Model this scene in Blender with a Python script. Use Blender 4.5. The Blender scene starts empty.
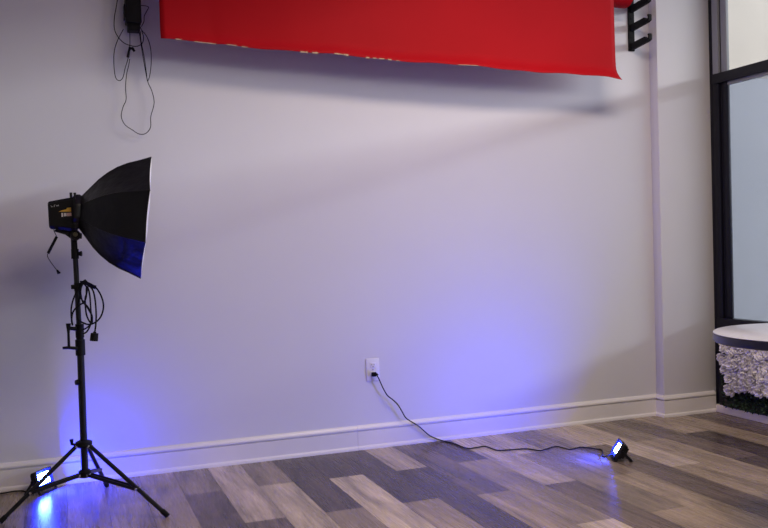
import bpy, bmesh, math, random
from mathutils import Vector, Matrix, noise
random.seed(7)
S = bpy.context.scene
COL = S.collection
R_ = math.radians
V = Vector

# ------------------------------------------------------------------ camera
CAM = V((0.0, -4.6122, 1.15))
YAW, PITCH, ROLL, FPX = 0.359382911, 0.0220272718, -0.028831217, 865.0
fwd = V((math.sin(YAW)*math.cos(PITCH), math.cos(YAW)*math.cos(PITCH), -math.sin(PITCH)))
r0 = V((math.cos(YAW), -math.sin(YAW), 0)); u0 = r0.cross(fwd)
rt = math.cos(ROLL)*r0 + math.sin(ROLL)*u0
up = -math.sin(ROLL)*r0 + math.cos(ROLL)*u0
cd = bpy.data.cameras.new('camera'); cam = bpy.data.objects.new('camera', cd); COL.objects.link(cam)
cd.sensor_width = 36.0; cd.lens = FPX/768*36; cd.clip_start = 0.05
cam.matrix_world = Matrix(((rt.x, up.x, -fwd.x, CAM.x), (rt.y, up.y, -fwd.y, CAM.y), (rt.z, up.z, -fwd.z, CAM.z), (0, 0, 0, 1)))
S.camera = cam

def pt(px, py, axis, val):
    """measured photo point -> world point on the plane axis=val (used only to take measurements of the place)"""
    d = fwd + rt*((px-384)/FPX) - up*((py-264)/FPX)
    return CAM + d*((val-CAM[axis])/d[axis])

# ------------------------------------------------------------------ materials
def mat(name, col=(.5, .5, .5), rough=.5, metal=0., spec=.5, sheen=0., emit=None, estr=0., bump=0., bscale=80., var=0., vscale=3., trans=0., coat=0.):
    m = bpy.data.materials.new(name); m.use_nodes = True
    nt = m.node_tree; b = nt.nodes['Principled BSDF']
    b.inputs['Base Color'].default_value = (*col, 1); b.inputs['Roughness'].default_value = rough
    b.inputs['Metallic'].default_value = metal; b.inputs['Specular IOR Level'].default_value = spec
    b.inputs['Sheen Weight'].default_value = sheen; b.inputs['Transmission Weight'].default_value = trans
    b.inputs['Coat Weight'].default_value = coat
    if emit:
        b.inputs['Emission Color'].default_value = (*emit, 1); b.inputs['Emission Strength'].default_value = estr
    tc = nt.nodes.new('ShaderNodeTexCoord')
    if var:
        n = nt.nodes.new('ShaderNodeTexNoise'); n.inputs['Scale'].default_value = vscale; n.inputs['Detail'].default_value = 4
        r = nt.nodes.new('ShaderNodeValToRGB')
        r.color_ramp.elements[0].position = .3; r.color_ramp.elements[1].position = .7
        r.color_ramp.elements[0].color = (*[c*(1-var) for c in col], 1); r.color_ramp.elements[1].color = (*[min(1, c*(1+var)) for c in col], 1)
        nt.links.new(tc.outputs['Object'], n.inputs['Vector']); nt.links.new(n.outputs['Fac'], r.inputs['Fac'])
        nt.links.new(r.outputs['Color'], b.inputs['Base Color'])
    if bump:
        n2 = nt.nodes.new('ShaderNodeTexNoise'); n2.inputs['Scale'].default_value = bscale; n2.inputs['Detail'].default_value = 3
        bp = nt.nodes.new('ShaderNodeBump'); bp.inputs['Strength'].default_value = bump; bp.inputs['Distance'].default_value = .01
        nt.links.new(tc.outputs['Object'], n2.inputs['Vector']); nt.links.new(n2.outputs['Fac'], bp.inputs['Height'])
        nt.links.new(bp.outputs['Normal'], b.inputs['Normal'])
    return m

M = dict(
    wall=mat('wall_paint', (.69, .682, .70), .6, bump=.03, bscale=220, var=.012, vscale=2),
    trim=mat('trim_paint', (.80, .77, .74), .35, var=.02, vscale=5),
    ceil=mat('ceiling_paint', (.75, .74, .72), .8, bump=.05),
    curb=mat('curb_paint', (.90, .82, .70), .5, var=.03, vscale=9),
    black_alu=mat('black_aluminium', (.006, .006, .013), .4, spec=.25),
    lit_alu=mat('lit_aluminium', (.27, .28, .29), .5),  # black frame aluminium, with light on its returns put into the colour
    black_panel=mat('black_panel', (.012, .012, .016), .5),
    black_plastic=mat('black_plastic', (.0035, .0035, .004), .5, spec=.25, bump=.05, bscale=300),
    black_metal=mat('black_metal', (.005, .005, .006), .38, spec=.4),
    rubber=mat('black_rubber', (.006, .006, .006), .7, spec=.2),
    bezel=mat('bezel_plastic', (.03, .03, .034), .5),
    chrome=mat('chrome', (.75, .75, .77), .2, metal=1),
    soft=mat('softbox_cloth', (.0028, .0026, .0028), .42, spec=.38, sheen=.03, bump=1.0, bscale=9),
    diff=mat('white_diffuser', (.82, .82, .84), .8),
    silver=mat('silver_lining', (.6, .6, .6), .35, metal=.8),
    red=mat('red_backdrop', (.40, .004, .009), .6, spec=.08, sheen=.0, bump=.04, bscale=12, var=.05, vscale=2),
    core=mat('pale_core', (.50, .36, .22), .8),
    plate=mat('white_outlet_plastic', (.80, .79, .80), .3),
    slot=mat('dark_slot', (.03, .03, .03), .6),
    yellow=mat('yellow_label', (.62, .36, .03), .5),
    white_lab=mat('white_label', (.62, .58, .55), .5),
    pink_lab=mat('pink_label', (.55, .36, .33), .5),
    grey_let=mat('grey_lettering', (.30, .30, .30), .5),
    lens=mat('blue_led_lens', (.1, .1, .2), .3, emit=(.010, .024, 1.0), estr=1300),
    lens2=mat('blue_led_lens_dimmer', (.1, .1, .2), .3, emit=(.02, .045, 1.0), estr=1050),
    tabletop=mat('table_laminate', (.54, .57, .66), .28, spec=.6, coat=.2),
    table_black=mat('table_black', (.014, .013, .035), .3),
    petal=mat('white_petal', (.90, .87, .865), .7, var=.03, vscale=20),
    leaf=mat('dark_leaf', (.022, .050, .026), .5, var=.5, vscale=30),
    beige=mat('beige_stucco', (.88, .785, .67), .9, bump=.15, bscale=60, var=.05, vscale=2),
    pane_backing=mat('pane_backing_tone', (.80, .79, .76), .7, var=.03, vscale=1),
    asphalt=mat('grey_pavement', (.25, .25, .25), .9, var=.1),
)

# clear upper glass: a thin pane that lets daylight straight through, with a faint reflection
def glass_mat(name, tint, refl, haze=None, hazecol=(.6, .65, .72)):
    m = bpy.data.materials.new(name); m.use_nodes = True; nt = m.node_tree; nt.nodes.clear()
    out = nt.nodes.new('ShaderNodeOutputMaterial')
    tr = nt.nodes.new('ShaderNodeBsdfTransparent'); tr.inputs['Color'].default_value = (*tint, 1)
    gl = nt.nodes.new('ShaderNodeBsdfGlossy'); gl.inputs['Roughness'].default_value = .03
    base = tr
    if haze:
        tl = nt.nodes.new('ShaderNodeBsdfTranslucent'); tl.inputs['Color'].default_value = (*hazecol, 1)
        df = nt.nodes.new('ShaderNodeBsdfDiffuse'); df.inputs['Color'].default_value = (*hazecol, 1)
        m1 = nt.nodes.new('ShaderNodeMixShader'); m1.inputs[0].default_value = .5
        nt.links.new(tl.outputs[0], m1.inputs[1]); nt.links.new(df.outputs[0], m1.inputs[2])
        m2 = nt.nodes.new('ShaderNodeMixShader'); m2.inputs[0].default_value = haze
        nt.links.new(tr.outputs[0], m2.inputs[1]); nt.links.new(m1.outputs[0], m2.inputs[2]); base = m2
    mx = nt.nodes.new('ShaderNodeMixShader'); mx.inputs[0].default_value = refl
    nt.links.new(base.outputs[0], mx.inputs[1]); nt.links.new(gl.outputs[0], mx.inputs[2])
    nt.links.new(mx.outputs[0], out.inputs['Surface'])
    return m
M['glass'] = glass_mat('clear_glass', (.96, .97, .97), .04)
M['film'] = glass_mat('filmed_glass', (.76, .79, .84), .04, haze=.22, hazecol=(.42, .44, .47))

def plank_mat():
    m = bpy.data.materials.new('vinyl_planks'); m.use_nodes = True
    nt = m.node_tree; N = nt.nodes; L = nt.links; b = N['Principled BSDF']
    ac = N.new('ShaderNodeAttribute'); ac.attribute_name = 'plank_color'
    ao = N.new('ShaderNodeAttribute'); ao.attribute_name = 'plank_shift'
    tc = N.new('ShaderNodeTexCoord')
    add = N.new('ShaderNodeVectorMath'); add.operation = 'ADD'
    L.new(tc.outputs['Object'], add.inputs[0]); L.new(ao.outputs['Vector'], add.inputs[1])
    def noi(scale, detail, dist, rough=.55):
        mp = N.new('ShaderNodeMapping'); mp.inputs['Scale'].default_value = scale
        L.new(add.outputs[0], mp.inputs['Vector'])
        n = N.new('ShaderNodeTexNoise'); n.inputs['Scale'].default_value = 1; n.inputs['Detail'].default_value = detail
        n.inputs['Distortion'].default_value = dist; n.inputs['Roughness'].default_value = rough
        L.new(mp.outputs[0], n.inputs['Vector']); return n
    def rng(src, a, b2, lo, hi):
        r = N.new('ShaderNodeMapRange'); r.inputs[1].default_value = a; r.inputs[2].default_value = b2
        r.inputs[3].default_value = lo; r.inputs[4].default_value = hi; L.new(src, r.inputs[0]); return r.outputs[0]
    def mul(a, c):
        q = N.new('ShaderNodeMath'); q.operation = 'MULTIPLY'; L.new(a, q.inputs[0]); L.new(c, q.inputs[1]); return q.outputs[0]
    broad = rng(noi((11, 1.5, 1), 3, .8).outputs['Fac'], .32, .68, .64, 1.36)      # broad cloudy bands along the board
    grain = rng(noi((90, 3.5, 1), 4, .6).outputs['Fac'], .3, .7, .86, 1.13)        # fine grain
    streak = rng(noi((30, 1.6, 1), 5, 2.2).outputs['Fac'], .56, .72, 1.0, .55)      # dark streaks and knots
    f = mul(mul(broad, grain), streak)
    vm = N.new('ShaderNodeVectorMath'); vm.operation = 'SCALE'
    L.new(ac.outputs['Color'], vm.inputs[0]); L.new(f, vm.inputs['Scale'])
    L.new(vm.outputs[0], b.inputs['Base Color'])
    b.inputs['Roughness'].default_value = .36; b.inputs['Specular IOR Level'].default_value = .26
    rr = rng(noi((60, 4, 1), 3, .5).outputs['Fac'], .3, .7, .24, .31); L.new(rr, b.inputs['Roughness'])
    bp = N.new('ShaderNodeBump'); bp.inputs['Strength'].default_value = .10; bp.inputs['Distance'].default_value = .003
    L.new(grain, bp.inputs['Height']); L.new(bp.outputs[0], b.inputs['Normal'])
    return m
M['plank'] = plank_mat()

# ------------------------------------------------------------------ helpers
def worigin(o):
    v = V((0, 0, 0))
    while o: v += o.location; o = o.parent
    return v
class MB:
    def __init__(s): s.bm = bmesh.new()
    def box(s, c, size, rot=None, bev=0., seg=2):
        r = bmesh.ops.create_cube(s.bm, size=1.0); vs = r['verts']
        T = Matrix.Translation(V(c)) @ (rot.to_4x4() if rot else Matrix.Identity(4)) @ Matrix.Diagonal((*size, 1))
        bmesh.ops.transform(s.bm, matrix=T, verts=vs)
        if bev:
            es = list({e for v in vs for e in v.link_edges})
            bmesh.ops.bevel(s.bm, geom=es, offset=bev, segments=seg, profile=.5, affect='EDGES')
        return s
    def span(s, a, b, bev=0.):
        a, b = V(a), V(b); return s.box((a+b)/2, [abs(b[i]-a[i]) for i in range(3)], None, bev)
    def rings(s, rings, cap=True, closed=False):
        n = len(rings[0]); rv = [[s.bm.verts.new(p) for p in r] for r in rings]
        m = len(rv)
        for i in range(m if closed else m-1):
            A, B = rv[i], rv[(i+1) % m]
            for j in range(n):
                try: s.bm.faces.new((A[j], A[(j+1) % n], B[(j+1) % n], B[j]))
                except ValueError: pass
        if cap and not closed:
            s.bm.faces.new(rv[0][::-1]); s.bm.faces.new(rv[-1])
        return s
    def tube(s, pts, r, seg=8, closed=False):
        pts = [V(p) for p in pts]; n = len(pts); rr = r if isinstance(r, (list, tuple)) else [r]*n
        rings = []; ref = None
        for i, p in enumerate(pts):
            if closed: t = pts[(i+1) % n]-pts[i-1]
            else: t = pts[min(i+1, n-1)]-pts[max(i-1, 0)]
            t = t.normalized() if t.length > 1e-9 else V((0, 0, 1))
            if ref is None: ref = V((0, 0, 1)) if abs(t.z) < .9 else V((1, 0, 0))
            a = (ref - t*ref.dot(t)).normalized(); ref = a; b = t.cross(a)
            rings.append([p + (a*math.cos(2*math.pi*k/seg)+b*math.sin(2*math.pi*k/seg))*rr[i] for k in range(seg)])
        return s.rings(rings, True, closed)
    def cyl(s, a, b, r, r2=None, seg=20):
        return s.tube([a, b], [r, r if r2 is None else r2], seg)
    def lathe(s, prof, c, seg=48, axis=None):
        """prof: (radius, height) pairs"""
        rings = []
        for (r, h) in prof:
            rings.append([V(c)+V((r*math.cos(2*math.pi*k/seg), r*math.sin(2*math.pi*k/seg), h)) for k in range(seg)])
        return s.rings(rings, True)
    def bar(s, a, b, w, t, side):
        """flat bar from a to b; width w along 'side', thickness t"""
        a, b = V(a), V(b); d = (b-a).normalized(); sd = V(side); sd = (sd-d*sd.dot(d)).normalized(); n = d.cross(sd)
        rot = Matrix((sd, n, d)).transposed()
        return s.box((a+b)/2, (w, t, (b-a).length), rot, min(w, t)*.2, 1)
    def build(s, name, m, parent=None, smooth=True, ang=40):
        o0 = worigin(parent) if parent else V((0, 0, 0))
        bmesh.ops.recalc_face_normals(s.bm, faces=s.bm.faces)
        if o0.length: bmesh.ops.translate(s.bm, vec=-o0, verts=s.bm.verts)
        me = bpy.data.meshes.new(name); s.bm.to_mesh(me); s.bm.free()
        me.materials.append(m)
        if smooth:
            me.polygons.foreach_set('use_smooth', [True]*len(me.polygons))
            me.set_sharp_from_angle(angle=R_(ang))
        o = bpy.data.objects.new(name, me); COL.objects.link(o)
        if parent: o.parent = parent
        return o
def thing(name, loc, label, cat, group=None):
    o = bpy.data.objects.new(name, None); COL.objects.link(o); o.location = loc; o.empty_display_size = .05
    o['label'] = label; o['category'] = cat
    if group: o['group'] = group
    return o
def struct(o, kind='structure'):
    o['kind'] = kind; return o
def lab(o, s): o['label'] = s; return o
def smooth_path(pts, sub=6, closed=False):
    """Catmull-Rom through the points"""
    P = [V(p) for p in pts]; n = len(P); out = []
    rg = range(n if closed else n-1)
    for i in rg:
        if closed: a, b, c, d = P[i-1], P[i], P[(i+1) % n], P[(i+2) % n]
        else: a, b, c, d = P[max(i-1, 0)], P[i], P[i+1], P[min(i+2, n-1)]
        for k in range(sub):
            t = k/sub
            out.append(.5*((2*b)+(c-a)*t+(2*a-5*b+4*c-d)*t*t+(3*b-a-3*c+d)*t**3))
    if not closed: out.append(P[-1])
    return out

# ------------------------------------------------------------------ the room
X0, X1, Y0, ZC = -3.2, 3.985, -7.2, 3.05
PX, PY = 3.59, -0.080                                    # pier beside the window
struct(MB().span((X0-.15, 0, -.05), (X1+.15, .15, ZC)).build('wall_back', M['wall'], smooth=False))
struct(MB().span((PX, PY, -.05), (X1+.10, .0005, ZC), .004).build('wall_pier', M['wall']))
struct(MB().span((X0-.15, Y0, -.05), (X0, 0, ZC)).build('wall_left', M['wall'], smooth=False))
struct(MB().span((X0-.15, Y0-.15, -.05), (X1+.15, Y0, ZC)).build('wall_front', M['wall'], smooth=False))
struct(MB().span((X0-.15, Y0-.15, ZC), (X1+.15, .15, ZC+.1)).build('ceiling', M['ceil'], smooth=False))

# floor: planks laid at right angles to the back wall, half-lap joints
LB, LB2, MD, TA, DK, DM = (.50, .405, .315), (.43, .345, .275), (.25, .195, .152), (.33, .255, .19), (.085, .062, .055), (.14, .104, .09)
seams = [-.355, -.178, -.003, .172, .345, .517, .693, .868, 1.042, 1.215, 1.394, 1.568, 1.742, 1.917, 2.097, 2.277, 2.457, 2.64, 2.828, 3.01, 3.205, 3.38, 3.56, 3.74, 3.92, 4.1]
while seams[0] > X0: seams.insert(0, seams[0]-.1755)
spec = {  # seam x -> (first joint, colours from the wall outwards)
    -.355: (-1.06, [MD, TA]), -.178: (-.50, [MD, DM, TA]), -.003: (-1.06, [TA, MD]), .172: (-.50, [MD, TA, MD]), .345: (-1.06, [TA, DM]),
    .517: (-.49, [MD, DM, MD]), .693: (-1.02, [LB2, DM]), .868: (-.49, [MD, LB, TA]), 1.042: (-1.03, [DK, MD]), 1.215: (-.515, [DK, LB, MD]),
    1.394: (-1.05, [DK, TA]), 1.568: (-.53, [LB2, DK, TA]), 1.742: (-1.085, [DM, TA]), 1.917: (-.52, [DK, MD, LB]), 2.097: (-1.083, [LB2, DM]),
    2.277: (-.52, [LB2, MD, TA]), 2.457: (-1.087, [MD, TA]), 2.64: (-.53, [LB2, DM, DM]), 2.828: (-1.087, [LB2, TA]), 3.01: (-.555, [MD, TA, MD]),
    3.205: (-1.10, [DM, DK]), 3.38: (-.52, [TA, DK, MD]), 3.56: (-1.1, [TA, DM]), 3.74: (-.53, [DM, DM, TA]), 3.92: (-1.1, [DM, MD])}
bm = bmesh.new(); cl = bm.loops.layers.float_color.new('plank_color'); sl = bm.loops.layers.float_vector.new('plank_shift') if hasattr(bm.loops.layers, 'float_vector') else None
sh = bm.faces.layers.float_vector.new('plank_shift')
for i in range(len(seams)-1):
    a, b = seams[i], seams[i+1]
    j, cs = spec.get(a, (-.51 if i % 2 else -1.06, []))
    ys = [0.0, j]; 
    while ys[-1] > Y0: ys.append(ys[-1]-1.105)
    for k in range(len(ys)-1):
        c = cs[k] if k < len(cs) else random.choice([LB, LB2, MD, TA, DK, DM, MD])
        g = .0006; w = .92+.16*random.random()
        vs = [bm.verts.new(p) for p in ((a+g, ys[k]-g, 0), (a+g, ys[k+1]+g, 0), (b-g, ys[k+1]+g, 0), (b-g, ys[k]-g, 0))]
        f = bm.faces.new(vs); f[sh] = V((random.uniform(-9, 9), random.uniform(-9, 9), random.uniform(-9, 9)))
        for l in f.loops: l[cl] = (c[0]*w, c[1]*w, c[2]*w, 1)
vs = [bm.verts.new(p) for p in ((X0, .05, -.0015), (X0, Y0, -.0015), (4.1, Y0, -.0015), (4.1, .05, -.0015))]
f = bm.faces.new(vs)
for l in f.loops: l[cl] = (.05, .04, .035, 1)
r = bmesh.ops.create_cube(bm, size=1.0)
bmesh.ops.transform(bm, matrix=Matrix.Translation(((X0+4.1)/2, Y0/2, -.06)) @ Matrix.Diagonal((4.1-X0, -Y0+.1, .1, 1)), verts=r['verts'])
me = bpy.data.meshes.new('floor')
for f in bm.faces:
    if f.normal.z == 0: f.normal_update()
    if f.normal.z < -.5 and len({round(v.co.z, 4) for v in f.verts}) == 1 and f.verts[0].co.z > -.005: f.normal_flip()
bm.to_mesh(me); bm.free(); me.materials.append(M['plank'])
fl = bpy.data.objects.new('floor', me); COL.objects.link(fl); struct(fl)

# baseboard: moulded profile swept along the wall with mitred corners
PROF = [(0, 0), (.026, 0), (.026, .006), (.0235, .014), (.019, .019), (.0155, .022), (.0155, .1025), (.0045, .1035), (.0045, .1105), (.0165, .1115), (.0165, .118), (.013, .126), (.007, .1325), (.0, .136)]
def sweep(name, path):
    m = MB(); n = len(path); P = [V((p[0], p[1])) for p in path]; rings = []
    for i in range(n):
        ds = []
        if i > 0: ds.append((P[i]-P[i-1]).normalized())
        if i < n-1: ds.append((P[i+1]-P[i]).normalized())
        ns = [V((d.y, -d.x)) for d in ds]
        if len(ns) == 2: b = (ns[0]+ns[1]); b = b/(b.dot(ns[0])) if abs(b.dot(ns[0])) > 1e-6 else ns[0]
        else: b = ns[0]
        rings.append([V((P[i].x+b.x*d, P[i].y+b.y*d, z)) for d, z in PROF])
    return m.rings(rings).build(name, M['trim'], ang=20)
struct(sweep('baseboard_back', [(X0, 0), (1.5394, 0)]))
struct(sweep('baseboard_back.001', [(1.5408, 0), (PX, 0), (PX, PY), (X1, PY)]))
struct(sweep('baseboard_left', [(X0, Y0), (X0, 0)]))
# low painted curb below the shop window
struct(MB().span((X1-.012, PY-.027, 0), (X1+.12, Y0, .05), .004).build('trim_1', M['curb']))

# shop window: black aluminium frame, clear upper pane, filmed lower pane, black panel at the bottom
win = bpy.data.objects.new('window_1', None); COL.objects.link(win); win.location = (X1, -.1, .05); struct(win)
ZT0, ZT1, ZB0, ZB1, YE = 2.122, 2.186, .545, .617, Y0
MB().span((4.0, PY, .05), (4.05, -.125, ZC), .002).build('jamb', M['black_alu'], win)
lab(MB().span((3.986, -.125, ZT1), (4.03, -.175, ZC), .002).build('jamb_face', M['lit_alu'], win), 'window jamb face with its lit grey painted in')
MB().span((3.986, -.125, .05), (4.03, -.175, ZT0), .002).build('jamb_face', M['black_alu'], win)
MB().span((4.005, -.175, .05), (4.03, -.188, ZC)).build('jamb_groove', M['black_panel'], win)
lab(MB().span((3.999, -.188, ZT1), (4.02, -.238, ZC), .002).build('glazing_stop', M['lit_alu'], win), 'glazing stop with its lit grey painted in')
MB().span((3.999, -.188, ZB1), (4.02, -.238, ZT0), .002).build('glazing_stop', M['black_alu'], win)
MB().span((3.979, -.125, ZT0), (4.04, YE, ZT1), .003).build('transom', M['black_alu'], win)
MB().span((4.0, -.238, ZT0-.02), (4.03, YE, ZT0), .002).build('transom_lip', M['lit_alu'], win)
MB().span((3.979, -.125, ZB0), (4.04, YE, ZB1), .003).build('bottom_rail', M['black_alu'], win)
MB().span((3.995, -.125, .05), (4.05, YE, ZB0)).build('kick_panel', M['black_panel'], win)
for yy in (-3.1, -5.9):
    MB().span((3.965, yy, ZB1), (4.055, yy-.05, ZC), .003).build('mullion', M['black_alu'], win)
lab(MB().span((4.008, -.238, ZT1), (4.014, YE, ZC)).build('pane', M['glass'], win), 'clear upper window pane')
lab(MB().span((4.008, -.238, ZB1), (4.014, YE, ZT0)).build('pane', M['film'], win), 'blue-grey filmed lower window pane')

# neighbouring building seen through the upper pane
nb = thing('building', (4.55, .45, -.05), 'beige stucco building outside, seen through the upper window pane', 'building')
MB().span((4.13, .45, 2.31), (5.045, 3.5, 6.0), .02).build('upper_wall', M['beige'], nb)
lab(MB().span((4.12, .44, -.05), (5.3, 3.5, 2.31), .01).build('pane_backing_block', M['pane_backing'], nb), 'pale block added to set the brightness behind the lower window pane')  # added block, invented to control how bright the lower pane looks
struct(MB().span((4.11, -12, -.15), (14, 8, -.05)).build('ground', M['asphalt'], smooth=False))

# ------------------------------------------------------------------ red backdrop on its roll
YS = -.235
bd = thing('photo_backdrop', (1.9, YS, 2.1), 'red roll-up photo backdrop with a torn hem hung across the top of the wall', 'backdrop')
ZR, RR = 2.655, .092
NU, NV = 90, 24
def hem(u):                       # u 0..1 left to right
    z = 2.192 - .090*u + .012*math.sin(u*math.pi)*-1 + .003*math.sin(u*23)+.002*math.sin(u*61)
    return z
def sheetpt(u, v):
    xl, xr = .505, 3.162
    zt = ZR
    z = zt + (hem(u)-zt)*v
    x = xl + (xr-xl)*u
    c = max(0, (u-.97)/.03)*max(0, (v-.75)/.25)
    x += .006*c*c; z -= .008*c
    y = YS - .012*v*v + .010*math.sin(u*7+1)*v + .005*math.sin(u*17)*v - .05*max(0, (v-.85)/.15)**2*(.35+.65*u) 
    y += .006*math.exp(-((u-.085-.012*v)/.006)**2)*v
    return V((x, y, z))
m = MB(); grid = [[m.bm.verts.new(sheetpt(i/NU, j/NV)) for i in range(NU+1)] for j in range(NV+1)]
for j in range(NV):
    for i in range(NU): m.bm.faces.new((grid[j][i], grid[j][i+1], grid[j+1][i+1], grid[j+1][i]))
sheet = m.build('sheet', M['red'], bd)
so = sheet.modifiers.new('thick', 'SOLIDIFY'); so.thickness = .0012
m = MB(); rings = []
for x in [.44+ k*.06 for k in range(49)]:
    rings.append([V((x, YS+RR+.002+RR*math.cos(a), ZR+.0+RR*math.sin(a)*1.0)) for a in [2*math.pi*k/32 for k in range(32)]])
m.rings(rings).build('roll', M['red'], bd)
cor = MB().cyl((.45, YS+RR, ZR), (3.456, YS+RR, ZR), .030, seg=20).build('core_tube', M['core'], bd); lab(cor, 'pale cardboard core tube')
m = MB(); random.seed(3)
def fray(u, w, h):
    n = max(2, int(w/.004)); t = []
    for k in range(n+1):
        uu = u + (k/n-.5)*w/2.64; p = sheetpt(min(max(uu, 0), 1), 1); hh = h*.7*(.35+.65*random.random())
        t.append((p+V((0, -.0022, hh*.45)), p+V((0, -.0022, -hh*.55))))
    va = [m.bm.verts.new(a) for a, b in t]; vb = [m.bm.verts.new(b) for a, b in t]
    vc = [m.bm.verts.new(a+V((0, .0015, 0))) for a, b in t]; vd = [m.bm.verts.new(b+V((0, .0015, 0))) for a, b in t]
    for k in range(n):
        m.bm.faces.new((va[k], va[k+1], vb[k+1], vb[k])); m.bm.faces.new((vc[k+1], vc[k], vd[k], vd[k+1]))
        m.bm.faces.new((vb[k], vb[k+1], vd[k+1], vd[k])); m.bm.faces.new((va[k+1], va[k], vc[k], vc[k+1]))
for u, w, h in ((.032, .03, .012), (.07, .05, .008), (.09, .06, .007), (.13, .05, .009), (.155, .03, .007), (.27, .04, .014), (.292, .03, .017), (.34, .05, .012), (.355, .025, .017), (.40, .02, .016), (.415, .02, .01), (.43, .03, .012), (.447, .02, .015), (.465, .02, .008), (.62, .12, .006)):
    fray(u, w, h)
lab(m.build('torn_edge', M['core'], bd, smooth=False), 'pale torn flakes along the hem')

# black wall bracket holding the roll (right end)
br = thing('backdrop_bracket', (3.46, 0, 2.36), 'black metal wall bracket with three open hooks at the right end of the red backdrop', 'bracket')
MB().span((3.43, 0, 2.335), (3.475, -.012, 2.86), .003).build('back_plate', M['rubber'], br)
def hookarm(zr, length=.155):
    """flat hooked arm standing out from the wall"""
    w = .020; m = MB()
    out = [(0, .020), (0, -.022), (-length-.012, -.004), (-length-.032, .004), (-length-.032, .034), (-length-.028, .042), (-length-.016, .042), (-length-.013, .037), (-length-.018, .032), (-length-.018, .020), (-length-.006, .014), (-length+.008, .022), (-length+.018, .032)]
    return m.rings([[V((3.4525+s, y-.011, zr+z)) for y, z in out] for s in (-w/2, w/2)]).build('hook_arm', M['rubber'], br, smooth=False)
for zr in (2.362, 2.48, 2.598): hookarm(zr)
for zr in (2.42, 2.54):
    MB().cyl((3.4525, -.011, zr), (3.4525, -.016, zr), .007, seg=12).build('screw', M['rubber'], br)

# black box with tangled cords at the top left of the wall
cb = thing('cable_box', (.395, 0, 2.27), 'black box with dangling tangled thin cords, high on wall left of red backdrop', 'cable box')
m = MB(); m.span((.357, -.001, 2.305), (.434, -.085, 2.78), .006); m.span((.351, -.001, 2.33), (.357, -.07, 2.40), .002)
m.build('housing', M['black_plastic'], cb)
MB().span((.366, -.008, 2.268), (.426, -.072, 2.307), .004).build('cable_gland', M['black_plastic'], cb)
def cordpx(name, pts, y, r, parent, m='rubber', sub=6):
    P = [pt(a, b, 1, y) for a, b in pts]
    return MB().tube(smooth_path(P, sub), r, 8).build(name, M[m], parent)
z = lambda L: [(110+a/8.8, b/8.8) for a, b in L]
z2 = lambda L: [(90+a/3.77, b/3.77) for a, b in L]
cordpx('cord', z([(75, -60), (55, 60), (38, 160), (40, 260), (75, 330), (120, 375), (170, 398), (230, 408), (280, 385), (295, 330), (275, 260), (262, 230)]), -.055, .0022, cb)
cordpx('cord', z([(255, 50), (300, 50), (338, 62), (325, 95), (302, 140), (298, 190), (275, 235)]), -.06, .0022, cb)
cordpx('cord', z2([(126, 110), (105, 150), (92, 190), (90, 240), (96, 290), (110, 304), (124, 292), (133, 255), (143, 222), (150, 180), (150, 120)]), -.05, .0020, cb)
cordpx('cord', z2([(150, 222), (145, 250), (138, 280), (134, 330), (136, 375), (124, 405), (118, 440), (132, 470), (160, 490), (185, 505), (210, 503), (228, 480), (229, 440), (240, 400), (241, 375), (232, 340), (218, 308), (206, 250), (196, 190), (186, 122)]), -.045, .0020, cb)
cordpx('cord', z2([(196, 115), (215, 140), (228, 180), (231, 230), (226, 280), (217, 305), (212, 270), (205, 220), (192, 150), (190, 118)]), -.058, .0020, cb)
m = MB(); m.tube([pt(90+152/3.77, 178/3.77, 1, -.05), pt(90+147/3.77, 192/3.77, 1, -.05), pt(90+143/3.77, 216/3.77, 1, -.05)], [.008, .0055, .0075], 10)
m.tube([pt(90+148/3.77, 183/3.77, 1, -.05), pt(90+160/3.77, 182/3.77, 1, -.05), pt(90+168/3.77, 194/3.77, 1, -.05)], [.006, .008, .006], 10)
m.build('cord_switch', M['black_plastic'], cb)

# ------------------------------------------------------------------ wall outlet
OX, OZ = 1.645, .445
ou = thing('wall_outlet', (OX, 0, OZ), 'white wall outlet with a black plug in its lower socket', 'outlet')
MB().box((OX, -.003, OZ), (.079, .006, .128), None, .0025).build('cover_plate', M['plate'], ou)
for dz in (.025, -.025):
    rc = MB().box((OX, -.0068, OZ+dz), (.034, .003, .030), None, .0012).build('socket', M['plate'], ou)
    m = MB(); m.box((OX-.0065, -.0084, OZ+dz+.004), (.0025, .0012, .009)); m.box((OX+.0065, -.0084, OZ+dz+.004), (.0025, .0012, .007)); m.cyl((OX, -.0078, OZ+dz-.008), (OX, -.009, OZ+dz-.008), .0027, seg=10)
    m.build('slots', M['slot'], rc)
MB().cyl((OX, -.005, OZ), (OX, -.0072, OZ), .0032, seg=12).build('screw', M['chrome'], ou)

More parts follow.
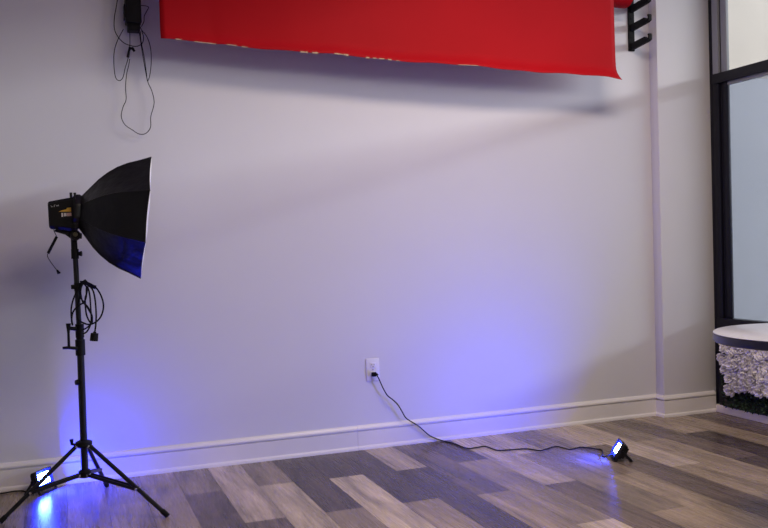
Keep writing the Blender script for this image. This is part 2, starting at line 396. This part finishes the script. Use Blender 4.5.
# ------------------------------------------------------------------ LED flood lights
def flood(center, n, label, zf=0.0, lens='lens'):
    n = V(n).normalized(); c = V(center)
    nh = V((n.x, n.y, 0)).normalized(); w = V((0, 0, 1)).cross(nh); u = n.cross(w)
    rot = Matrix((w, u, n)).transposed()
    t = thing('flood_light', (c.x, c.y, zf), label, 'flood light', 'blue LED flood lights on the floor')
    W, H, D = .118, .086, .024
    m = MB(); m.box(c-n*(D*.5+.003), (W-.006, H-.006, D), rot, .004)
    m.build('housing', M['black_plastic'], t)
    for k in range(7):
        MB().box(c - n*(D+.009)+w*((k-3)*.013), (.003, H*.7, .016), rot, .0006, 1).build('cooling_fin', M['black_metal'], t)
    m = MB(); a = .0165; R3 = []
    for (bx, by, dz) in ((W, H, -.004), (W, H, .009), (W-.004, H-.004, .010), (W-2*a, H-2*a, .001), (W-2*a, H-2*a, -.004)):
        R3.append([c + w*(sx*bx/2) + u*(sy*by/2) + n*dz for sx, sy in ((1, 1), (-1, 1), (-1, -1), (1, -1))])
    m.rings(R3, cap=False, closed=True)                       # sloping lip around the lens
    m.build('bezel', M['bezel'], t)
    lab(MB().box(c-n*.0012, (W-.031, H-.031, .004), rot).build('lens', M[lens], t), 'glowing blue LED lens')
    bz = MB()
    for s in (-1, 1):
        side = c + w*(s*(W/2+.004)) - n*.014
        fa = V((side.x, side.y, zf+.006)) + nh*.036; fb = V((side.x, side.y, zf+.006)) - nh*.044
        bz.bar(side, fa, .013, .004, nh); bz.bar(side, fb, .013, .004, nh)
    for q in (.036, -.044):
        e0 = V((c.x, c.y, zf+.005)) - n*.014; e0.z = zf+.005
        bz.bar(e0+nh*q-w*(W/2+.006), e0+nh*q+w*(W/2+.006), .016, .005, nh)
    bz.build('bracket', M['black_metal'], t)
    for s in (-1, 1):
        side = c + w*(s*(W/2-.001)) - n*.014
        MB().cyl(side, side+w*(s*.014), .008, seg=14).build('tilt_knob', M['black_plastic'], t)
    return t, c, n, nh, w, u
LC, LN = (-.105, -.118, .068), (.80, -.54, .2)
fl1, c1, n1, h1, w1, uu1 = flood(LC, LN, 'glowing blue LED flood light on the floor behind the light stand legs')
pc = [(-14, 494), (0, 493.6), (6, 492.6), (14, 491.2), (21, 490.8), (27, 491)]
P = [pt(a, b, 2, .005) for a, b in pc]
P = [V((q.x, min(q.y, -.034), q.z)) for q in P]
P = [V((X0+.3, -.3, .005)), V((-1.2, -.2, .005)), V((-.6, -.07, .005))] + P + [c1-n1*.03-uu1*.025]
MB().tube(smooth_path(P, 5), .0035, 8).build('power_cord', M['rubber'], fl1)
RC, RN = (2.690, -.835, .056), (-.77, .37, .53)
fl2, c2, n2, h2, w2, uu2 = flood(RC, RN, 'glowing blue LED flood light alone on the open floor, fed by the long cord', lens='lens2')
air = [(375, 372.3), (378.5, 378), (383, 388), (387.5, 395.5), (392.5, 399.5), (397.7, 404.5), (402, 411.5), (405.7, 417.7), (411.5, 421.8), (418, 425.7), (424, 430.8), (429.5, 435.5), (436, 438.6)]
P = [pt(a, b, 1, -.034) for a, b in air]
fp = [(443, 440.9), (453.6, 443.6), (467, 448.2), (475, 447.8), (484.2, 446.3), (491, 448.2), (497.6, 450.3), (510, 449.8), (524.4, 448.8), (532, 449.4), (540.3, 450.6), (548, 448.6), (556, 446.4), (563, 447.8), (570, 449.4), (576, 448.2), (581, 447.2), (588, 447.7), (595, 448.8), (602, 450.4)]
Q = [pt(a, b, 2, .0045) for a, b in fp]
Q = [V((q.x, min(q.y, -.032), q.z)) for q in Q]
end = [V((c2.x, c2.y, 0))+h2*.075+V((0, 0, .012)), V((c2.x, c2.y, .03))+h2*.02, c2-n2*.03-uu2*.02]
cord = MB().tube(smooth_path(P+Q+end, 5), .0034, 8).build('power_cord', M['rubber'], fl2)
m = MB(); a = V((OX, -.0085, OZ-.025)); m.box(a+V((0, -.012, 0)), (.026, .024, .024), None, .005)
m.tube([a+V((.004, -.022, 0)), a+V((.016, -.028, -.002)), P[0]+V((.001, 0, 0))], [.009, .0065, .004], 10)
m.build('plug', M['rubber'], cord)

# ------------------------------------------------------------------ light stand
PB = V((.077, -.504, 0))
st = thing('light_stand', PB, 'black tripod light stand carrying the softbox at the left of the wall', 'light stand')
feet = [V((.402, -.80, .008)), V((.183, -.164, .008)), V((-.275, -.565, .008))]
zl, zb = .293, .163
MB().cyl(PB+V((0, 0, .148)), PB+V((0, 0, .72)), .0155).build('lower_tube', M['black_metal'], st)
MB().cyl(PB+V((0, 0, .70)), PB+V((-.008, 0, 1.205)), .0115).build('upper_tube', M['black_metal'], st)
lc = MB().lathe([(.016, -.016), (.026, -.014), (.036, -.006), (.036, .012), (.022, .018), (.016, .018)], PB+V((0, 0, zl)), 24).build('leg_collar', M['black_plastic'], st)
MB().tube([PB+V((-.036, -.01, zl+.004)), PB+V((-.05, -.012, zl+.008)), PB+V((-.052, -.012, zl+.03))], [.007, .007, .009], 10).build('lock_knob', M['black_plastic'], lc)
MB().lathe([(.016, -.02), (.028, -.016), (.028, .008), (.020, .016), (.016, .016)], PB+V((0, 0, zb)), 24).build('brace_collar', M['black_plastic'], st)
for i, f in enumerate(feet):
    d = V((f.x-PB.x, f.y-PB.y, 0)).normalized(); side = V((-d.y, d.x, 0))
    a = PB + d*.034 + V((0, 0, zl-.006))
    leg = MB().tube([a, a+(f-a)*.96], .0095, 12).build('leg', M['black_metal'], st)
    MB().tube([a+(f-a)*.93, f], [.0115, .0115], 12).build('rubber_foot', M['rubber'], leg)
    q = a + (f-a)*(.62 if i != 1 else .60)
    s0 = PB + d*.024 + V((0, 0, zb-.006))
    b_ = MB(); b_.bar(s0+side*.012, q+side*.012, .014, .004, V((0, 0, 1))); b_.bar(s0-side*.012, q-side*.012, .014, .004, V((0, 0, 1)))
    b = b_.build('brace', M['black_metal'], st)
    lab(MB().cyl(q-side*.016, q+side*.016, .0055, seg=10).build('rivet', M['chrome'], b), 'bright metal rivet')
    lab(MB().cyl(a-side*.015, a+side*.015, .0055, seg=10).build('rivet', M['chrome'], leg), 'bright metal rivet')
    lab(MB().cyl(s0-side*.0165, s0+side*.0165, .0055, seg=10).build('rivet', M['chrome'], b), 'bright metal rivet')
# height clamp with its lever and handle
m = MB(); m.cyl(PB+V((0, 0, .695)), PB+V((0, 0, .765)), .021); m.cyl(PB+V((0, 0, .775)), PB+V((0, 0, .835)), .0185); m.cyl(PB+V((0, 0, .76)), PB+V((0, 0, .78)), .016)
m.build('height_clamp', M['black_plastic'], st)
m = MB(); m.tube([PB+V((-.012, -.018, .728)), PB+V((-.05, -.028, .735)), PB+V((-.075, -.028, .735))], [.008, .007, .006], 10)
m.tube([PB+V((-.048, -.026, .735)), PB+V((-.048, -.026, .80)), PB+V((-.047, -.026, .842))], [.006, .0055, .011], 10)
m.tube([PB+V((-.05, -.026, .822)), PB+V((-.014, -.016, .815))], [.008, .009], 10)
m.build('clamp_lever', M['black_plastic'], st)
MB().tube([PB+V((-.015, -.008, .575)), PB+V((-.026, -.012, .575))], [.014, .011], 12).build('lock_knob', M['black_plastic'], st)
m = MB(); m.cyl(PB+V((-.008, 0, 1.128)), PB+V((-.008, 0, 1.172)), .0165); m.tube([PB+V((.008, -.01, 1.15)), PB+V((.02, -.014, 1.15))], [.009, .012], 10)
m.build('top_clamp', M['black_plastic'], st)
m = MB(); m.cyl(PB+V((-.002, 0, .985)), PB+V((-.002, 0, 1.02)), .0155); m.span(PB+V((-.03, -.012, .993)), PB+V((-.012, .010, 1.012)), .002)
m.tube([PB+V((.012, -.006, 1.012)), PB+V((.03, -.01, 1.028)), PB+V((.045, -.012, 1.008)), PB+V((.075, -.014, .996))], [.009, .008, .008, .009], 10)
m.build('cable_hook', M['black_plastic'], st)

# coiled cable hanging on the stand's hook
cc = thing('extension_cable', PB+V((.04, -.03, .80)), 'coiled black cable with a plug hanging from a hook on the light stand', 'cable')
def zz(L): return [(60+a/7.54, 275+b/7.54) for a, b in L]
def coil(L, y0, y1):
    n = len(L); Z = zz(L)
    return [pt(a, b, 1, y0+(y1-y0)*k/(n-1)) for k, (a, b) in enumerate(Z)]
hy = -.535
loops = coil([(150, 48), (215, 60), (275, 100), (315, 170), (328, 240), (310, 310), (270, 355), (220, 373), (175, 360), (135, 330), (130, 250), (150, 160), (160, 90), (172, 62)], hy, hy-.02) \
    + coil([(200, 90), (203, 130), (190, 175), (192, 240), (200, 300), (222, 350), (242, 360), (240, 310), (215, 260), (185, 210), (160, 180), (150, 140), (145, 80), (165, 55)], hy-.022, hy-.03) \
    + coil([(135, 110), (105, 170), (86, 240), (85, 310), (92, 360), (95, 380), (88, 350), (92, 300), (110, 260), (150, 225), (180, 205), (198, 160), (200, 95)], hy-.032, hy-.04) \
    + coil([(212, 100), (225, 160), (232, 260), (236, 330), (228, 380), (200, 430), (170, 440), (160, 420), (190, 405), (222, 380), (243, 330), (235, 290), (205, 235), (170, 200), (155, 120), (175, 65)], hy-.042, hy-.046) \
    + coil([(210, 75), (245, 110), (262, 170), (270, 240), (273, 320), (268, 390), (262, 430)], hy-.046, hy-.046)
MB().tube(smooth_path(loops, 4), .0036, 8).build('coil', M['rubber'], cc)
a, b = pt(60+262/7.54, 275+428/7.54, 1, hy-.046), pt(60+255/7.54, 275+497/7.54, 1, hy-.046)
MB().tube([a, a+(b-a)*.15, a+(b-a)*.16, b], [.006, .008, .0165, .0175], 14).build('plug', M['rubber'], cc)

# ------------------------------------------------------------------ studio light head
AX = V((.990, -.045, -.118)).normalized()                # optical axis
AH = V((AX.x, AX.y, 0)).normalized(); SD = V((0, 0, 1)).cross(AH); AU = AX.cross(SD)
TH = V((.098, -.507, 1.335))                             # centre of the softbox throat
hd = thing('studio_light', (.068, -.504, 1.205), 'black studio light head with a yellow mark, clamped on top of the light stand', 'studio light')
HB = V((AH.x, AH.y, .02)).normalized(); HU = HB.cross(SD)
def hp(x, s, z_): return V((.0, 0, 0)) + V((.070, -.504, 1.325)) + HB*x + SD*s + HU*z_
def rect(x, ws, zt, zb_, k=.012):
    pts = []
    for sx, sz in ((1, 1), (-1, 1), (-1, -1), (1, -1)):
        zc = zt if sz > 0 else zb_
        pr = [(sx*(ws-k), zc), (sx*ws, zc-sz*k)]
        if sx*sz < 0: pr = pr[::-1] if False else pr
        pts.append((sx, sz, pr))
    o = []
    o += [(ws, zt-k), (ws-k, zt), (-ws+k, zt), (-ws, zt-k), (-ws, zb_+k), (-ws+k, zb_), (ws-k, zb_), (ws, zb_+k)]
    return [hp(x, s, z_) for s, z_ in o]
m = MB(); m.rings([rect(-.104, .044, .054, -.053, .008), rect(-.098, .050, .060, -.060), rect(-.05, .052, .068, -.066), rect(.002, .054, .076, -.078)])
body = m.build('body', M['black_plastic'], hd, ang=30)
MB().rings([rect(.002, .058, .080, -.076), rect(.012, .058, .080, -.076)]).build('front_flange', M['black_metal'], hd)
FS = -.0535                                               # camera-side face of the body
def decal(name, quad, m_, par):
    mm = MB()
    A = [hp(x, -(.052+.0016) - .0016*0 , z_) for x, z_ in quad]; B = [hp(x, -(.050), z_) for x, z_ in quad]
    return mm.rings([A, B]).build(name, m_, par, smooth=False)
q = lambda L: [((a-62)/748*(34/223.)-.102, .066-(b-85)/748*(34/223.)) for a, b in L]
lab(decal('yellow_mark', q([(265, 345), (330, 318), (420, 300), (440, 268), (530, 262), (535, 345), (500, 352), (420, 348)]), M['yellow'], hd), 'yellow swoosh mark')
lab(decal('white_mark', q([(318, 375), (352, 373), (352, 455), (318, 458)]), M['white_lab'], hd), 'white block lettering')
lab(decal('white_mark', q([(368, 378), (420, 377), (420, 445), (368, 448)]), M['white_lab'], hd), 'white block lettering')
lab(decal('pink_mark', q([(425, 377), (530, 372), (530, 445), (425, 447)]), M['pink_lab'], hd), 'pinkish block lettering')
for L in ([(112, 205), (122, 203), (128, 228), (150, 222), (152, 234), (124, 242)], [(172, 240), (184, 196), (205, 190), (206, 200), (192, 206), (188, 240)], [(228, 202), (240, 198), (250, 208), (262, 196), (276, 196), (276, 224), (264, 226), (252, 216), (240, 228), (228, 228)]):
    decal('lettering', q(L), M['grey_let'], hd)
# tilt bracket and knob under the head
m = MB(); m.rings([[hp(x, s, z_) for x, z_ in ((-.075, -.062), (.004, -.074), (.03, -.085), (.028, -.108), (-.012, -.112), (-.04, -.088), (-.09, -.070))] for s in (-.02, .02)])
m.cyl((.067, -.504, 1.172), (.067, -.504, 1.228), .0135); m.build('tilt_bracket', M['black_plastic'], hd)
m = MB(); kc = V((.073, -.53, 1.232)); m.cyl(kc+V((0, .012, 0)), kc+V((0, -.012, 0)), .024, .021, 18); kn = m.build('tilt_knob', M['black_plastic'], hd)
lab(MB().cyl(kc+V((0, -.011, .004)), kc+V((0, -.0145, .004)), .011, .009, 14).build('knob_cap', mat('olive_cap', (.10, .095, .05), .4), kn), 'olive knob cap')
for dx, dz in ((-.006, .085), (.010, .084)):
    MB().cyl(hp(dx, -.03, dz-.012), hp(dx, -.03, dz+.012), .006, seg=10).build('release_lever', M['black_metal'], hd)
c0 = [(53.6, 229.5), (55, 233), (56.6, 236.4)]
sc = MB().tube(smooth_path([pt(a, b, 1, -.53) for a, b in c0], 5), .0017, 8).build('sync_cord', M['rubber'], hd)
MB().tube([pt(56.8, 236.5, 1, -.53), pt(48, 253.5, 1, -.53)], .0062, 10).build('cord_barrel', M['rubber'], sc)
MB().tube(smooth_path([pt(a, b, 1, -.53) for a, b in ((48, 253.5), (47.4, 256), (50, 261), (54, 266.5), (57.5, 271))], 5), .0017, 8).build('cord_tail', M['rubber'], sc)
MB().tube([pt(57, 270, 1, -.53), pt(58.6, 273, 1, -.53), pt(60.5, 272.6, 1, -.53)], [.004, .0075, .003], 10).build('cord_jack', M['rubber'], sc)

# ------------------------------------------------------------------ softbox
sb = thing('softbox', TH, 'black octagonal softbox with white front, opening to the right on the studio light', 'softbox')
NP = 8; DEP = .280; RIM = .2935; THR = .070
prof = [(0, .255), (.06, .33), (.14, .43), (.24, .555), (.36, .672), (.5, .778), (.65, .858), (.8, .915), (.92, .965), (1, 1)]
def ring(t, rad, sc_=1.0, scal=.0):
    out = []
    for k in range(NP):
        a0 = math.pi/8 + k*math.pi/4; a1 = a0+math.pi/4
        for j in range(6):
            f_ = j/6; 
            p0 = V((math.cos(a0), math.sin(a0))); p1 = V((math.cos(a1), math.sin(a1)))
            e = p0.lerp(p1, f_)*(rad*sc_)*(1-.03*math.sin(math.pi*f_)*math.sin(math.pi*min(t, 1)))
            ins = scal*math.sin(math.pi*f_)
            out.append(TH + AX*(t*DEP-ins) + SD*e.x + AU*e.y)
    return out
outer = [ring(t, RIM*r, 1, 0.004*t**3) for t, r in prof]
inner = [ring(t, RIM*r, .985, 0.004*t**3) for t, r in prof[::-1]]
inner[0] = ring(1, RIM, .985, .004); 
m = MB(); m.rings(outer+inner, cap=False)
rv = m.bm
m.build('shell', M['soft'], sb, ang=24)
# front cloth, set a little inside the rim
dr = [ring(1.004, RIM*f_*.975, 1, .004*(f_)) for f_ in (1, .75, .5, .25, .02)]
m = MB(); m.rings([[p+AX*(.012*(1-f_*f_)) for p in d] for d, f_ in zip(dr, (1, .75, .5, .25, .02))] , cap=False)
m.bm.faces.new([v for v in m.bm.verts][-48:]); o = m.build('front_diffuser', M['diff'], sb); o.modifiers.new('t', 'SOLIDIFY').thickness = .002
lab(o, 'white front diffuser cloth')
for k in range(NP):
    a0 = math.pi/8+k*math.pi/4
    m = MB(); m.tube([TH+AX*(t*DEP)+(SD*math.cos(a0)+AU*math.sin(a0))*(RIM*r+.0005) for t, r in prof], .0022, 6).build('seam_rod', M['soft'], sb)
m = MB(); m.rings([ring(-.085, .082), ring(-.03, .084), ring(.012, .077), ring(.012, .060), ring(-.085, .060)], cap=False, closed=True)
m.build('speed_ring', M['black_metal'], sb)

# ------------------------------------------------------------------ round table in front of the window
TC = V((2.742, -2.077, .016)); TR = .385
tb = thing('round_table', V((TC.x, TC.y, 0)), 'round pale-topped table with a black edge standing in front of the window', 'table')
top = MB().lathe([(.01, .7445), (TR-.004, .7445), (TR, .7462), (TR, .7478), (TR-.003, .75), (.01, .75)], TC, 96).build('tabletop', M['tabletop'], tb)
lab(MB().lathe([(.01, .712), (TR-.004, .712), (TR+.001, .716), (TR+.001, .742), (TR-.001, .7445), (.01, .7445)], TC, 96).build('edge_band', M['table_black'], top), 'black table edge')
MB().lathe([(.035, .02), (.035, .68), (.12, .70), (.12, .712)], TC, 32).build('pedestal', M['table_black'], tb)
MB().lathe([(.175, -.016), (.18, -.01), (.175, -.002), (.06, .01), (.04, .03)], TC, 48).build('base_plate', M['table_black'], tb)

# ------------------------------------------------------------------ flower panel below the window
fw = thing('flower_panel', (3.96, -.6, .05), 'panel of white artificial flowers over dark green leaves, below the window behind the table', 'flower panel')
MB().span((3.968, -.19, .05), (3.993, -.86, .535), .003).build('backing_board', M['black_panel'], fw)
random.seed(11)
def leafmesh(mb, p, d, n, l, w):
    d = d.normalized(); sd = d.cross(n).normalized(); n = sd.cross(d)
    v = [p, p+d*l*.35+sd*w+n*w*.3, p+d*l*.75+sd*w*.7+n*w*.2, p+d*l, p+d*l*.75-sd*w*.7+n*w*.2, p+d*l*.35-sd*w+n*w*.3]
    v = [mb.bm.verts.new(q) for q in v]; mb.bm.faces.new((v[0], v[1], v[2], v[3])); mb.bm.faces.new((v[0], v[3], v[4], v[5]))
m = MB()
for k in range(2600):
    p = V((random.uniform(3.94, 3.97), random.uniform(-.85, -.20), random.uniform(.056, .30) if random.random() < .8 else random.uniform(.3, .53)))
    d = V((random.uniform(-1, -.1), random.uniform(-1, 1), random.uniform(-.6, 1))); n = V((random.uniform(-1, 1), random.uniform(-1, 1), random.uniform(-1, 1)))
    leafmesh(m, p, d, n, random.uniform(.012, .022), random.uniform(.004, .007))
lf = m.build('foliage', M['leaf'], fw); lf['kind'] = 'stuff'; lab(lf, 'dark green artificial leaves')
def blossom(seed):
    random.seed(seed); m = MB(); 
    for k in range(26):
        ph = k*2.39996; el = .15+1.25*(k/26.)                # centre petals upright, outer petals open
        rr = .006+.030*(k/26.)
        out = V((math.cos(ph), math.sin(ph), 0)); base = out*rr*.35 + V((0, 0, .012-.012*k/26))
        tipd = (out*math.sin(el)+V((0, 0, 1))*math.cos(el)); tang = V((-math.sin(ph), math.cos(ph), 0)); nn = tipd.cross(tang)
        l = .020+.012*k/26; wd = .012+.009*k/26
        G = []
        for i in range(4):
            row = []
            for j in range(5):
                s = (j-2)/2; t = i/3; ww = wd*math.sin(math.pi*(.22+.62*t)); 
                q_ = base + tipd*(l*t*(1-.18*s*s)) + tang*(ww*s) - nn*(.006*s*s-.007*t*t*(1 if k > 10 else -.6)) + V((random.uniform(-1, 1), random.uniform(-1, 1), random.uniform(-1, 1)))*.0016*t
                row.append(m.bm.verts.new(q_))
            G.append(row)
        for i in range(3):
            for j in range(4): m.bm.faces.new((G[i][j], G[i][j+1], G[i+1][j+1], G[i+1][j]))
    me = bpy.data.meshes.new('blossom'); m.bm.to_mesh(me); m.bm.free(); me.materials.append(M['petal'])
    me.polygons.foreach_set('use_smooth', [True]*len(me.polygons)); return me
bl = [blossom(s) for s in range(5)]
random.seed(21); cnt = 0; row = 0
zz_ = .205
while zz_ < .53 and cnt < 98:
    y = -.240 - (.024 if row % 2 else 0) - max(0, 2-row)*.03
    while y > -.84 and cnt < 98:
        zj = zz_+random.uniform(-.012, .012) - (.02*math.sin(-y*9)+.01 if row == 0 else 0)
        o = bpy.data.objects.new('blossom', bl[cnt % 5]); COL.objects.link(o); o.parent = fw
        o.location = V((3.942-random.uniform(.0, .025), y+random.uniform(-.01, .01), zj)) - fw.location
        nrm = V((-1, random.uniform(-.45, .45), random.uniform(-.5, .45))).normalized()
        o.rotation_mode = 'QUATERNION'; o.rotation_quaternion = nrm.to_track_quat('Z', 'Y'); o.scale = [random.uniform(.95, 1.25)]*3
        cnt += 1; y -= .0495
    zz_ += .045; row += 1

# ------------------------------------------------------------------ light
def look(o, d): o.rotation_mode = 'QUATERNION'; o.rotation_quaternion = V(d).to_track_quat('-Z', 'Y')
def area(name, loc, d, sx, sy, e, col):
    l = bpy.data.lights.new(name, 'AREA'); l.shape = 'RECTANGLE'; l.size = sx; l.size_y = sy; l.energy = e; l.color = col
    o = bpy.data.objects.new(name, l); COL.objects.link(o); o.location = loc; look(o, d); return o
for y0, y1, e in ((-6, -62, 16500), (-62, -150, 23500)):          # strip of bright sky over the street
    area('daylight_strip', (40, (y0+y1)/2, 2.155+.237*36), (-1, 0, -.237), y0-y1, 3.6, e, (.945, .945, 1.0))
for x, y, e in ((2.3, -1.8, 50), (1.7, -4.4, 46)):
    area('ceiling_lamp', (x, y, ZC-.03), (0, 0, -1), 1.2, .5, e, (1.0, .82, .67))
w = bpy.data.worlds.new('sky'); S.world = w; w.use_nodes = True
w.node_tree.nodes['Background'].inputs['Color'].default_value = (.80, .88, 1.0, 1)
w.node_tree.nodes['Background'].inputs['Strength'].default_value = 1.1

S.view_settings.view_transform = 'Standard'; S.view_settings.look = 'None'; S.view_settings.gamma = 1.0; S.view_settings.exposure = -0.17
S.view_settings.use_curve_mapping = False
